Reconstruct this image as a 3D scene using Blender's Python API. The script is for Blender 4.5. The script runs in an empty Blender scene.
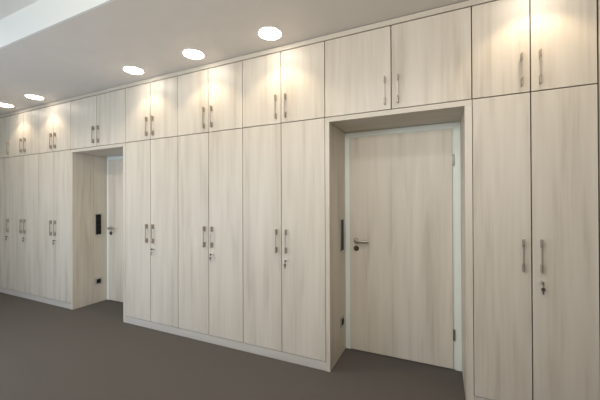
import bpy, bmesh, math, random
from mathutils import Vector, Matrix

S = 0.84                       # survey units -> metres
C = bpy.context.scene.collection
PI = math.pi

# ------------------------------------------------------------------ survey (front of the cupboards is y = 0, room at y < 0)
W, WR, WL = 0.5, 0.39786, 0.47133            # door widths: middle, right, left runs
NR, NL = 1.29642, 1.30813                    # widths of the two doorway bays
ZT, ZS, ZB, ZC = 3.3245, 2.5503, 0.0921, 3.385   # top of doors, split, plinth, lowered ceiling
ZU = 3.684                                   # upper ceiling
ZO, DEP = 2.5018, 0.574                      # doorway opening height, depth
PA, PB = 0.0452, 0.0544                      # lining thickness left / right
YS = -1.255                                  # edge of the lowered ceiling
XR = 6 * W + NR                              # left side of right-hand wardrobe
XE = XR + 2 * WR
XL0 = -NL                                    # right side of left run
XL = -NL - 5 * WL                            # left end of the left run
YF = -3.5                                    # wall behind the camera

# ------------------------------------------------------------------ materials
def nmat(name):
    m = bpy.data.materials.new(name); m.use_nodes = True
    nt = m.node_tree
    return m, nt, nt.nodes['Principled BSDF']

def plain(name, col, rough=0.6, metal=0.0, noise=0.0, nscale=30, spec=0.5, bump=0.0):
    m, nt, b = nmat(name)
    b.inputs['Base Color'].default_value = (*col, 1)
    b.inputs['Roughness'].default_value = rough
    b.inputs['Metallic'].default_value = metal
    b.inputs['Specular IOR Level'].default_value = spec
    if noise or bump:
        tc = nt.nodes.new('ShaderNodeTexCoord')
        n = nt.nodes.new('ShaderNodeTexNoise'); n.inputs['Scale'].default_value = nscale
        n.inputs['Detail'].default_value = 4
        nt.links.new(tc.outputs['Object'], n.inputs['Vector'])
        if noise:
            r = nt.nodes.new('ShaderNodeValToRGB')
            r.color_ramp.elements[0].position = .3; r.color_ramp.elements[1].position = .7
            r.color_ramp.elements[0].color = (*[c * (1 - noise) for c in col], 1)
            r.color_ramp.elements[1].color = (*[min(1, c * (1 + noise)) for c in col], 1)
            nt.links.new(n.outputs['Fac'], r.inputs['Fac'])
            nt.links.new(r.outputs['Color'], b.inputs['Base Color'])
        if bump:
            bp = nt.nodes.new('ShaderNodeBump'); bp.inputs['Strength'].default_value = bump
            bp.inputs['Distance'].default_value = .004
            nt.links.new(n.outputs['Fac'], bp.inputs['Height'])
            nt.links.new(bp.outputs['Normal'], b.inputs['Normal'])
    return m

def wood(name, light, mid, dark, horizontal=False, rough=0.42):
    """pale woodgrain laminate with long soft vertical streaks"""
    m, nt, b = nmat(name); L = nt.links.new; N = nt.nodes.new
    tc = N('ShaderNodeTexCoord'); oi = N('ShaderNodeObjectInfo')
    off = N('ShaderNodeVectorMath'); off.operation = 'SCALE'; off.inputs[0].default_value = (37.0, 23.0, 11.0)
    L(oi.outputs['Random'], off.inputs['Scale'])
    add = N('ShaderNodeVectorMath'); add.operation = 'ADD'
    L(tc.outputs['Object'], add.inputs[0]); L(off.outputs[0], add.inputs[1])
    def streak(sx, sz, detail, rough_, dist):
        mp = N('ShaderNodeMapping')
        mp.inputs['Scale'].default_value = (sz, sx, sx) if horizontal else (sx, sx, sz)
        L(add.outputs[0], mp.inputs['Vector'])
        n = N('ShaderNodeTexNoise'); n.inputs['Scale'].default_value = 1.0
        n.inputs['Detail'].default_value = detail; n.inputs['Roughness'].default_value = rough_
        n.inputs['Distortion'].default_value = dist
        L(mp.outputs[0], n.inputs['Vector'])
        return n
    broad = streak(9.5, 0.75, 2.5, .5, .6)
    mid_n = streak(34.0, 1.3, 3.0, .55, .35)
    fine = streak(170.0, 5.0, 2.0, .6, .1)
    def m2(a, ka, c, kc):
        x = N('ShaderNodeMath'); x.operation = 'MULTIPLY'; x.inputs[1].default_value = ka; L(a, x.inputs[0])
        y = N('ShaderNodeMath'); y.operation = 'MULTIPLY_ADD'; y.inputs[1].default_value = kc
        L(c, y.inputs[0]); L(x.outputs[0], y.inputs[2])
        return y.outputs[0]
    v = m2(broad.outputs['Fac'], .62, mid_n.outputs['Fac'], .26)
    v = m2(v, 1.0, fine.outputs['Fac'], .12)
    r = N('ShaderNodeValToRGB'); e = r.color_ramp.elements
    e[0].position = .34; e[0].color = (*dark, 1)
    e[1].position = .64; e[1].color = (*light, 1)
    k = e.new(.47); k.color = (*mid, 1)
    L(v, r.inputs['Fac']); L(r.outputs['Color'], b.inputs['Base Color'])
    b.inputs['Roughness'].default_value = rough
    b.inputs['Specular IOR Level'].default_value = .35
    bp = N('ShaderNodeBump'); bp.inputs['Strength'].default_value = .05; bp.inputs['Distance'].default_value = .001
    L(fine.outputs['Fac'], bp.inputs['Height']); L(bp.outputs['Normal'], b.inputs['Normal'])
    return m

M = {}
M['wood'] = wood('pale woodgrain laminate', (.70, .648, .566), (.642, .587, .506), (.535, .478, .402))
M['wood_h'] = wood('pale woodgrain edging', (.66, .61, .53), (.61, .56, .48), (.54, .485, .41), horizontal=True)
M['plinth'] = wood('grey washed plinth laminate', (.62, .59, .55), (.575, .545, .505), (.52, .49, .45), horizontal=True)
M['inside'] = plain('brown cabinet interior board', (.22, .17, .12), .7, noise=.06)
M['paint'] = plain('white ceiling paint', (.79, .75, .70), .85, noise=.015, nscale=6)
M['wall'] = plain('taupe wall paint darkened against bounce', (.27, .25, .23), .85, noise=.015, nscale=6)  # unseen walls, darkened to cut the light they bounce onto the cupboards
M['band'] = plain('white gloss fascia paint', (.86, .88, .87), .6)
M['carpet'] = plain('dark grey carpet', (.114, .104, .096), .95, noise=.22, nscale=420, spec=.1, bump=.35)
M['frame'] = plain('pale grey door frame lacquer', (.80, .85, .81), .4)
M['steel'] = plain('brushed steel', (.50, .455, .395), .42, .8)
M['steel_dark'] = plain('dark satin steel', (.20, .18, .15), .42, .8)
M['foot'] = plain('satin steel handle foot', (.42, .38, .325), .45, .6)
M['nickel'] = plain('bright nickel', (.78, .75, .70), .3, .55)
M['bronze'] = plain('dark bronze', (.13, .105, .08), .4, .7)
M['black'] = plain('black plastic', (.010, .010, .010), .45, spec=.25)
M['alu'] = plain('satin aluminium surround', (.52, .53, .52), .35, .8)
M['white_trim'] = plain('white downlight ring', (.85, .84, .82), .5)
M['dark_metal'] = plain('hinge steel', (.30, .30, .27), .4, .9)
m, nt, b = nmat('lit downlight lens')
b.inputs['Base Color'].default_value = (.9, .9, .88, 1)
b.inputs['Emission Color'].default_value = (1, .90, .79, 1); b.inputs['Emission Strength'].default_value = 17.5
M['lens'] = m
m, nt, b = nmat('window glass')
tr = nt.nodes.new('ShaderNodeBsdfTransparent'); gl = nt.nodes.new('ShaderNodeBsdfGlossy'); gl.inputs['Roughness'].default_value = .02
mx = nt.nodes.new('ShaderNodeMixShader'); mx.inputs[0].default_value = .07
nt.links.new(tr.outputs[0], mx.inputs[1]); nt.links.new(gl.outputs[0], mx.inputs[2])
nt.links.new(mx.outputs[0], nt.nodes['Material Output'].inputs['Surface'])
M['glass'] = m

# ------------------------------------------------------------------ mesh helpers (all in survey units)
def box(bm, x0, x1, y0, y1, z0, z1, bev=0.0):
    r = bmesh.ops.create_cube(bm, size=1.0)
    vs = r['verts']
    for v in vs:
        v.co = Vector((x0 + (v.co.x + .5) * (x1 - x0), y0 + (v.co.y + .5) * (y1 - y0), z0 + (v.co.z + .5) * (z1 - z0))) * S
    if bev:
        es = list({e for v in vs for e in v.link_edges})
        bmesh.ops.bevel(bm, geom=es, offset=bev * S, segments=2, profile=.6, affect='EDGES')

def cyl(bm, c, ax, r, h, seg=24, r2=None, caps=True):
    """cylinder from c along axis vector ax, length h"""
    ax = Vector(ax).normalized()
    q = Vector((0, 0, 1)).rotation_difference(ax).to_matrix().to_4x4()
    mat = Matrix.Translation((Vector(c) + ax * h / 2) * S) @ q
    bmesh.ops.create_cone(bm, cap_ends=caps, segments=seg, radius1=r * S, radius2=(r if r2 is None else r2) * S, depth=h * S, matrix=mat)

def lathe(bm, c, prof, seg=32, ax='z'):
    """profile [(r, h)] spun about a vertical or -y axis through c"""
    rings = []
    for r, h in prof:
        ring = []
        for i in range(seg):
            a = 2 * PI * i / seg
            if ax == 'z': p = Vector((r * math.cos(a), r * math.sin(a), h))
            else: p = Vector((r * math.cos(a), -h, r * math.sin(a)))
            ring.append(bm.verts.new((Vector(c) + p) * S))
        rings.append(ring)
    for a, b_ in zip(rings, rings[1:]):
        for i in range(seg):
            bm.faces.new((a[i], a[(i + 1) % seg], b_[(i + 1) % seg], b_[i]))

def tube(bm, pts, radii, seg=10):
    """round tube through points"""
    pts = [Vector(p) for p in pts]
    rings = []
    n = len(pts)
    up = None
    for i, p in enumerate(pts):
        t = (pts[min(i + 1, n - 1)] - pts[max(i - 1, 0)]).normalized()
        if up is None:
            up = t.orthogonal().normalized()
        up = (up - t * up.dot(t)).normalized()
        w_ = t.cross(up)
        r = radii if isinstance(radii, (int, float)) else radii[i]
        rings.append([bm.verts.new((p + (up * math.cos(2 * PI * k / seg) + w_ * math.sin(2 * PI * k / seg)) * r) * S) for k in range(seg)])
    for a, b_ in zip(rings, rings[1:]):
        for i in range(seg):
            bm.faces.new((a[i], a[(i + 1) % seg], b_[(i + 1) % seg], b_[i]))
    bm.faces.new(rings[0][::-1]); bm.faces.new(rings[-1])

def obj(name, bm, mat, parent=None, loc=(0, 0, 0), smooth=False):
    bmesh.ops.recalc_face_normals(bm, faces=bm.faces)
    me = bpy.data.meshes.new(name); bm.to_mesh(me); bm.free()
    if smooth:
        for p in me.polygons: p.use_smooth = True
        me.set_sharp_from_angle(angle=math.radians(35))
    for k in (mat if isinstance(mat, (list, tuple)) else [mat]): me.materials.append(k)
    o = bpy.data.objects.new(name, me); C.objects.link(o)
    o.location = Vector(loc) * S
    if parent: o.parent = parent
    return o

def thing(name, loc, label=None, cat=None, group=None, kind=None):
    o = bpy.data.objects.new(name, None); C.objects.link(o)
    o.location = Vector(loc) * S; o.empty_display_size = .1
    return tag(o, label, cat, group, kind)

def tag(o, label=None, cat=None, group=None, kind=None):
    if label: o['label'] = label
    if cat: o['category'] = cat
    if group: o['group'] = group
    if kind: o['kind'] = kind
    return o

def copy_tree(o, parent=None):
    c = o.copy(); C.objects.link(c)
    if parent: c.parent = parent
    for ch in list(o.children): copy_tree(ch, c)
    return c

def new(): return bmesh.new()

# ------------------------------------------------------------------ fittings shared by the cabinet doors
def handle_bm(x, z0, z1):
    """bow handle: two foot blocks with a slim bar standing proud between them"""
    bm = new(); h = z1 - z0; f = h * .235
    for a, b_ in ((z0, z0 + f), (z1 - f, z1)):
        box(bm, x - .0052, x + .0052, -.038, 0, a, b_, .0015)
    n = len(bm.faces)
    box(bm, x - .0044, x + .0044, -.038, -.028, z0 + f * .8, z1 - f * .8, .001)
    for i, fc in enumerate(bm.faces):
        fc.material_index = 0 if i < n else 1
    return bm

def lock_bm(x, z):
    bm = new()
    lathe(bm, (x, 0, z), [(.016, 0), (.016, .004), (.0135, .007), (.009, .0075), (0.0005, .0075)], 20, 'y')
    return bm

def key_bm(x, z):
    bm = new()
    box(bm, x - .002, x + .002, -.034, -.006, z - .004, z + .004)                # blade in the lock
    cyl(bm, (x - .0018, -.038, z), (1, 0, 0), .013, .0036, 16)                   # bow
    # ring and spare key hanging from the bow
    pts = [(x, -.040 + .011 * math.cos(a), z - .019 + .011 * math.sin(a)) for a in [2 * PI * i / 12 for i in range(12)]]
    tube(bm, pts + [pts[0]], .0014, 6)
    cyl(bm, (x - .002, -.038, z - .043), (.3, -1, .12), .0145, .0036, 16)
    box(bm, x - .006, x + .003, -.042, -.039, z - .080, z - .050)
    return bm

GAP = .0042
def make_cabinet(name, x0, widths, z0, z1, hz, locks, label, group, handle_side=None):
    """x0 left edge; widths of the door leaves; handles in band hz"""
    wt = sum(widths); xc = x0 + wt / 2
    root = thing(name, (xc, 0, z0), label, 'cabinet', group)
    H = z1 - z0; hw = wt / 2; t = .02
    bm = new()                                                     # carcass: an open box of boards
    y0, y1 = .048, DEP
    e = .0012
    box(bm, -hw + e, -hw + t, y0, y1, e, H - e); box(bm, hw - t, hw - e, y0, y1, e, H - e)
    box(bm, -hw + t, hw - t, y0, y1, e, t); box(bm, -hw + t, hw - t, y0, y1, H - t, H - e)
    box(bm, -hw + t, hw - t, y1 - .012, y1, t, H - t)
    if H > 1.5:
        for k in (.3, .55, .82): box(bm, -hw + t, hw - t, y0 + .03, y1 - .012, H * k, H * k + t)
    obj('carcass', bm, M['inside'], root)
    x = -hw
    for i, w in enumerate(widths):
        bm = new()
        box(bm, x + GAP, x + w - GAP, 0, .022, GAP, H - GAP, .0012)
        d = obj('door', bm, M['wood'], root)
        left_leaf = (i == 0 and len(widths) == 2)
        hx = x + w - .058 if (left_leaf or len(widths) == 1) else x + .058
        obj('handle', handle_bm(hx, hz[0] - z0, hz[1] - z0), [M['foot'], M['steel']], d)
        if locks and not left_leaf:
            obj('lock', lock_bm(hx + .004, 1.077 - z0), M['nickel'], d, smooth=True)
            obj('key', key_bm(hx + .004, 1.077 - z0), M['steel_dark'], d)
        x += w
    return root

HU, HL = (2.600, 2.857), (1.157, 1.408)
tall = 'tall wardrobes along the fitted wall'
over = 'overhead cupboards under the ceiling'
# name, x0, leaf widths, description of the bay
rows = [
    (0.0, (W, W), 'pale wood double-door wardrobe standing immediately right of the far doorway', 'pale wood overhead cupboard above the wardrobe immediately right of the far doorway'),
    (2 * W, (W, W), 'pale wood double-door wardrobe, middle one of the three between the two doorways', 'pale wood overhead cupboard, middle one of the three between the two doorways'),
    (4 * W, (W, W), 'pale wood double-door wardrobe standing immediately left of the near doorway', 'pale wood overhead cupboard above the wardrobe immediately left of the near doorway'),
    (XR, (WR, WR), 'tall pale wood wardrobe right of the near doorway, largest and closest in view', 'pale wood overhead cupboard at the far right, above the wardrobe right of the near doorway'),
    (XL0 - 2 * WL, (WL, WL), 'pale wood double-door wardrobe standing immediately left of the far doorway', 'pale wood overhead cupboard above the wardrobe immediately left of the far doorway'),
    (XL0 - 4 * WL, (WL, WL), 'second pale wood double-door wardrobe to the left of the far doorway', 'second pale wood overhead cupboard to the left of the far doorway\'s own'),
    (XL0 - 5 * WL, (WL,), 'narrow single-door pale wood wardrobe cut by the left edge of the photo', 'narrow single-door overhead cupboard cut by the left edge of the photo'),
]
proto = {}
for x0, ws, lab_t, lab_o in rows:
    for nm, za, zb_, hz, lk, lab, grp in (('wardrobe', ZB, ZS, HL, True, lab_t, tall), ('overhead_cupboard', ZS, ZT, HU, False, lab_o, over)):
        key = (nm, ws)
        if key not in proto:
            proto[key] = make_cabinet(nm, x0, ws, za, zb_, hz, lk, lab, grp)
        else:
            c = copy_tree(proto[key]); c.location.x = (x0 + sum(ws) / 2) * S
            c['label'] = lab
make_cabinet('overhead_cupboard', -NL, (NL / 2, NL / 2), ZS, ZT, HU, False, 'wide pale wood overhead cupboard spanning the far doorway', over)
make_cabinet('overhead_cupboard', 6 * W, (NR / 2, NR / 2), ZS, ZT, HU, False, 'wide pale wood overhead cupboard spanning the near doorway', over)

# ------------------------------------------------------------------ doorway linings, plinths, fascia
def lining(n, x0, x1, lab):
    r = thing(f'trim_{n}', (0, 0, 0), lab, 'doorway lining', None, 'structure')
    yj = .325
    for s, (a, b_) in (('l', (x0 + .001, x0 + PA)), ('r', (x1 - PB, x1 - .001))):
        bm = new()
        box(bm, a, b_, 0, yj - .0015, 0, ZO - .001, .001); box(bm, a, b_, yj + .0015, DEP, 0, ZO - .001, .001)
        obj('side_panel', bm, M['wood'], r)
    bm = new(); box(bm, x0 + .001, x1 - .001, 0, DEP, ZO, ZS - .003, .001)
    obj('head_panel', bm, M['wood_h'], r)
lining(1, -NL, 0, 'pale wood panel lining around the far recessed doorway')
lining(2, 6 * W, XR, 'pale wood panel lining around the near recessed doorway')

for nm, a, b_, lab in (('baseboard_left', XL, XL0, 'pale wood plinth under the wardrobes left of the far doorway'),
                       ('baseboard_middle', 0, 6 * W, 'pale wood plinth under the three wardrobes between the doorways'),
                       ('baseboard_right', XR, XE, 'pale wood plinth under the wardrobe right of the near doorway')):
    bm = new(); box(bm, a, b_, .002, .022, 0, ZB - .003, .001)
    tag(obj(nm, bm, M['plinth']), lab, 'plinth', None, 'structure')
bm = new(); box(bm, XL, XE + .05, 0, .022, ZT + .006, ZC - .006, .001)
tag(obj('trim_3', bm, M['wood_h']), 'long pale wood filler strip between the overhead cupboards and the ceiling', 'filler strip', None, 'structure')
bm = new(); box(bm, XE + .008, XE + .058, 0, .022, 0, ZT + .001, .001)
tag(obj('trim_4', bm, M['wood']), 'narrow pale wood end filler at the right edge of the photo', 'filler strip', None, 'structure')

# ------------------------------------------------------------------ doors in the recesses
def door(n, x0, x1, lab):
    xa, xb = x0 + PA + .001, x1 - PB - .001
    r = thing(f'door_{n}', ((xa + xb) / 2, DEP, 0), lab, 'door', None, 'structure')
    hw = (xb - xa) / 2
    fw, lip = .056, .018
    bm = new()                                                     # casing: stepped profile on three sides
    yo, yl, yb = -.024, -.012, .06
    zt = ZO - .002
    for s in (-1, 1):
        a, b_ = sorted((s * hw, s * (hw - fw))); box(bm, a, b_, yo, yb, 0, zt, .002)
        a, b_ = sorted((s * (hw - fw), s * (hw - fw - lip))); box(bm, a, b_, yl, yb, 0, zt - fw, .001)
    box(bm, -hw + fw, hw - fw, yo, yb, zt - fw, zt, .002)
    box(bm, -hw + fw + lip, hw - fw - lip, yl, yb, zt - fw - lip, zt - fw, .001)
    fr = obj('door_frame', bm, M['frame'], r)
    g = .003
    la, lb = -hw + fw + lip * .25, hw - fw - lip - g
    bm = new(); box(bm, la, lb, -.0125 - .022, -.0125, .012, zt - fw - lip * .6, .0015)
    leaf = obj('door_leaf', bm, M['wood'], r)
    yf = -.0345
    for z in (2.12, .353):                                          # barrel hinges on the right
        bm = new()
        hx = hw - fw - lip * .55
        cyl(bm, (hx, yf + .002, z - .055), (0, 0, 1), .0095, .05, 14); cyl(bm, (hx, yf + .002, z - .003), (0, 0, 1), .0095, .058, 14)
        box(bm, hx - .014, hx, yf - .002, yf + .006, z - .05, z + .05, .001)
        obj('hinge', bm, M['dark_metal'], fr, smooth=True)
    kx = la + .072
    bm = new()                                                     # lever on a round rose
    lathe(bm, (kx, yf, 1.258), [(.031, 0), (.031, .006), (.028, .009), (.012, .0095)], 28, 'y')
    R_ = .0155
    tube(bm, [(kx, yf - .008, 1.258), (kx, yf - .045, 1.258), (kx + .004, yf - .058, 1.258), (kx + .016, yf - .064, 1.258), (kx + .07, yf - .064, 1.257), (kx + .142, yf - .063, 1.257)], R_, 14)
    obj('lever_handle', bm, M['steel'], leaf, smooth=True)
    bm = new()                                                     # key rose with a profile cylinder
    lathe(bm, (kx, yf, 1.168), [(.031, 0), (.031, .006), (.028, .009), (.0005, .0095)], 28, 'y')
    cyl(bm, (kx, yf - .009, 1.174), (0, -1, 0), .011, .016, 16); box(bm, kx - .006, kx + .006, yf - .022, yf - .008, 1.146, 1.17, .002)
    obj('lock_rose', bm, M['bronze'], leaf, smooth=True)
door(1, -NL, 0, 'far pale wood door with white frame, half hidden in its recess')
door(2, 6 * W, XR, 'near pale wood door with pale frame and steel lever handle')

# ------------------------------------------------------------------ switches and sockets on the lining
def switch_panel(x, lab):
    r = thing('switch_panel', (x, .399, 1.329), lab, 'light switch', 'switch strips beside the doors')
    bm = new(); box(bm, 0, .012, -.052, .052, -.180, .180, .003)
    obj('surround', bm, M['alu'], r)
    for k in range(4):
        z = -.1275 + k * .085
        bm = new(); box(bm, .0115, .016, -.042, .042, z - .0423, z + .0423, .001)
        obj('rocker', bm, M['black'], r)
    return r
def socket(x, lab):
    r = thing('wall_socket', (x, .403, .36), lab, 'socket', 'sockets beside the doors')
    bm = new(); box(bm, 0, .011, -.058, .058, -.055, .055, .003)
    obj('surround', bm, M['alu'], r)
    bm = new()
    lathe_prof = [(.034, .0), (.034, .006), (.029, .006), (.027, .001), (.0005, .001)]
    seg = 28; rings = []
    for rr, h in lathe_prof:
        rings.append([bm.verts.new(Vector((.0105 + h, rr * math.cos(2 * PI * i / seg), rr * math.sin(2 * PI * i / seg))) * S) for i in range(seg)])
    for a, b_ in zip(rings, rings[1:]):
        for i in range(seg): bm.faces.new((a[i], a[(i + 1) % seg], b_[(i + 1) % seg], b_[i]))
    box(bm, .0100, .0130, -.036, .036, -.036, .036, .002)
    obj('insert', bm, M['black'], r)
    return r
switch_panel(-NL + PA, 'tall black switch strip in silver surround left of the far door')
switch_panel(6 * W + PA, 'tall black switch strip in the recess left of the near door')
socket(-NL + PA, 'black wall socket low in the recess left of the far door')
socket(6 * W + PA, 'black wall socket low in the recess left of the near door')

# ------------------------------------------------------------------ room shell
X0, X1 = XL - .03, XE + .9
def shell(name, boxes, mat, lab, cat):
    bm = new()
    for q in boxes: box(bm, *q)
    return tag(obj(name, bm, mat), lab, cat, None, 'structure')
shell('floor', [(X0 - .15, X1 + .15, YF - .15, DEP + .2, -.1, 0)], M['carpet'], 'dark grey carpeted floor', 'floor')
shell('ceiling', [(X0 - .15, X1 + .15, YF - .15, YS + .02, ZU, ZU + .12)], M['paint'], 'upper white ceiling at the top left corner', 'ceiling')
shell('ceiling_lowered', [(X0 - .15, X1 + .15, YS + .02, DEP + .2, ZC, ZU + .12)], M['paint'], 'lowered ceiling above the cupboards holding the downlights', 'ceiling')
shell('trim_5', [(X0 - .15, X1 + .15, YS, YS + .02, ZC, ZU)], M['band'], 'bright white upright edge of the lowered ceiling', 'ceiling edge')
shell('wall_back', [(X0 - .15, X1 + .15, DEP + .062, DEP + .2, 0, ZC)], M['wall'], 'wall behind the fitted cupboards', 'wall')
shell('wall_left', [(X0 - .15, X0, YF, DEP + .062, 0, ZU)], M['wall'], 'darkened wall at the left end of the room', 'wall')
shell('wall_right', [(X1, X1 + .15, YF, DEP + .062, 0, ZU)], M['wall'], 'darkened wall at the right end of the room', 'wall')
shell('wall_return', [(XE + .06, X1, .03, DEP + .06, 0, ZC)], M['wall'], 'darkened wall beyond the end of the cupboards', 'wall')
WIN = [(-1.5, .5, .2, 2.2), (-3.5, -1.7, 2.3, 3.3), (.6, 2.4, 2.3, 3.3), (2.6, 4.9, 2.3, 3.3)]   # one tall window, three high ones
bs = [(X0, X1, YF - .15, YF, 0, .2), (X0, WIN[0][0], YF - .15, YF, .2, 2.2), (WIN[0][1], X1, YF - .15, YF, .2, 2.2),
      (X0, X1, YF - .15, YF, 2.2, 2.3), (X0, X1, YF - .15, YF, 3.3, ZU)]
xs = [X0] + [v for w_ in WIN[1:] for v in w_[:2]] + [X1]
for i in range(0, len(xs), 2): bs.append((xs[i], xs[i + 1], YF - .15, YF, 2.3, 3.3))
shell('wall_front', bs, M['wall'], 'window wall behind the viewer', 'wall')
for i, (a, b_, wz0, wz1) in enumerate(WIN):
    r = thing(f'window_{i + 1}', ((a + b_) / 2, YF - .08, wz0), 'window in the wall behind the viewer', 'window', None, 'structure')
    hw = (b_ - a) / 2; H = wz1 - wz0
    bm = new(); f = .05
    box(bm, -hw, -hw + f, -.03, .03, 0, H); box(bm, hw - f, hw, -.03, .03, 0, H); box(bm, -hw + f, hw - f, -.03, .03, 0, f); box(bm, -hw + f, hw - f, -.03, .03, H - f, H)
    obj('window_frame', bm, M['white_trim'], r)
    bm = new(); box(bm, -hw + f, hw - f, -.006, .006, f, H - f)
    obj('pane', bm, M['glass'], r)

# ------------------------------------------------------------------ downlights
DL = [(5 * W, 'glowing ceiling downlight above the wardrobe immediately left of the near doorway'),
      (3 * W, 'glowing ceiling downlight above the middle wardrobe between the doorways'),
      (1 * W, 'glowing ceiling downlight above the wardrobe immediately right of the far doorway'),
      (XL0 - WL, 'glowing ceiling downlight above the wardrobe immediately left of the far doorway'),
      (XL0 - 3 * WL, 'glowing ceiling downlight cut by the left edge of the photo'),
      (XR + WR, 'ceiling downlight above the wardrobe right of the near doorway')]
YD = -.258
DL = [(x + (.018 if x > 0 else -.012), t) for x, t in DL]
def downlight(x, lab):
    r = thing('downlight', (x, YD, ZC), lab, 'ceiling light', 'ceiling downlights above the cupboards')
    bm = new(); lathe(bm, (0, 0, 0), [(.128, 0), (.128, -.004), (.124, -.007), (.116, -.007), (.110, -.002), (.108, 0)], 48)
    obj('ring', bm, M['white_trim'], r, smooth=True)
    bm = new(); lathe(bm, (0, 0, 0), [(.1075, -.001), (.105, -.010), (.092, -.0145), (.06, -.017), (.025, -.0178), (.0005, -.018)], 48)
    obj('lens', bm, M['lens'], r, smooth=True)
    return r
d0 = downlight(*DL[0])
SPOT = dict(energy=10.5, color=(1, .78, .52), size=114, blend=.45, radius=.03)
for i, (x, lab) in enumerate(DL):
    if i:
        c = copy_tree(d0); c.location.x = x * S; c['label'] = lab
    ld = bpy.data.lights.new('downlight_beam', 'SPOT'); ld.energy = SPOT['energy']; ld.color = SPOT['color']
    ld.spot_size = math.radians(SPOT['size']); ld.spot_blend = SPOT['blend']; ld.shadow_soft_size = SPOT['radius']
    lo = bpy.data.objects.new('downlight_beam', ld); C.objects.link(lo); lo.location = Vector((x, YD, ZC - .032)) * S

# ------------------------------------------------------------------ daylight through the windows
DAY = [(54, (.67, .79, 1)), (18, (.9, 1, .92)), (15, (.97, 1, .82)), (58, (1, .95, .87))]
for (a, b_, wz0, wz1), (en, col) in zip(WIN, DAY):
    ld = bpy.data.lights.new('daylight', 'AREA'); ld.shape = 'RECTANGLE'
    ld.size = (b_ - a) * S; ld.size_y = (wz1 - wz0) * S; ld.energy = en; ld.color = col
    lo = bpy.data.objects.new('daylight', ld); C.objects.link(lo)
    lo.location = Vector(((a + b_) / 2, YF - .17, (wz0 + wz1) / 2)) * S
    lo.rotation_euler = (math.radians(90), 0, 0)                    # faces +y, into the room
# ------------------------------------------------------------------ unseen fill lamps added on the upper ceiling, fitted to the light on the doors
LAMP = [(-.7, 98, (1, .92, .75)), (3.3, 46, (.92, .97, 1))]
for x, en, col in LAMP:
    r = thing('fill_lamp', (x, -1.85, ZU), 'unseen round fill lamp added on the upper ceiling of the room', 'ceiling light', 'added fill lamps on the upper ceiling')
    bm = new(); lathe(bm, (0, 0, 0), [(.13, 0), (.13, -.02), (.12, -.026), (.11, -.02)], 40); obj('ring', bm, M['white_trim'], r, smooth=True)
    bm = new(); lathe(bm, (0, 0, 0), [(.11, -.02), (.06, -.022), (.0005, -.022)], 40); obj('lens', bm, M['lens'], r, smooth=True)
    ld = bpy.data.lights.new('fill_beam', 'SPOT'); ld.energy = en; ld.color = col
    ld.spot_size = math.radians(150); ld.spot_blend = .6; ld.shadow_soft_size = .11
    lo = bpy.data.objects.new('fill_beam', ld); C.objects.link(lo); lo.location = Vector((x, -1.85, ZU - .04)) * S
w = bpy.data.worlds.new('sky'); bpy.context.scene.world = w; w.use_nodes = True
bg = w.node_tree.nodes['Background']; bg.inputs[0].default_value = (.72, .85, 1, 1); bg.inputs[1].default_value = .3

# ------------------------------------------------------------------ camera
yaw, pitch, roll = .42993, .0044, -.00417
c_, s_ = math.cos(yaw), math.sin(yaw)
fw = Vector((-s_ * math.cos(pitch), c_ * math.cos(pitch), math.sin(pitch)))
rt = Vector((c_, s_, 0)); up = rt.cross(fw)
r2 = rt * math.cos(roll) + up * math.sin(roll); u2 = -rt * math.sin(roll) + up * math.cos(roll)
cd = bpy.data.cameras.new('camera'); co = bpy.data.objects.new('camera', cd); C.objects.link(co)
cd.sensor_fit = 'HORIZONTAL'; cd.sensor_width = 36; cd.lens = 36 * 304.17119 / 600; cd.clip_start = .02
mtx = Matrix((r2, u2, -fw)).transposed().to_4x4(); mtx.translation = Vector((4.0463, -2.89049, 1.70713)) * S
co.matrix_world = mtx
sc = bpy.context.scene
sc.camera = co
sc.view_settings.view_transform = 'Standard'; sc.view_settings.look = 'None'
sc.view_settings.gamma = 1; sc.view_settings.use_curve_mapping = False
sc.view_settings.exposure = 0.05
sc.cycles.use_denoising = True
sc.cycles.max_bounces = 10; sc.cycles.diffuse_bounces = 6
sc.cycles.caustics_reflective = False; sc.cycles.caustics_refractive = False
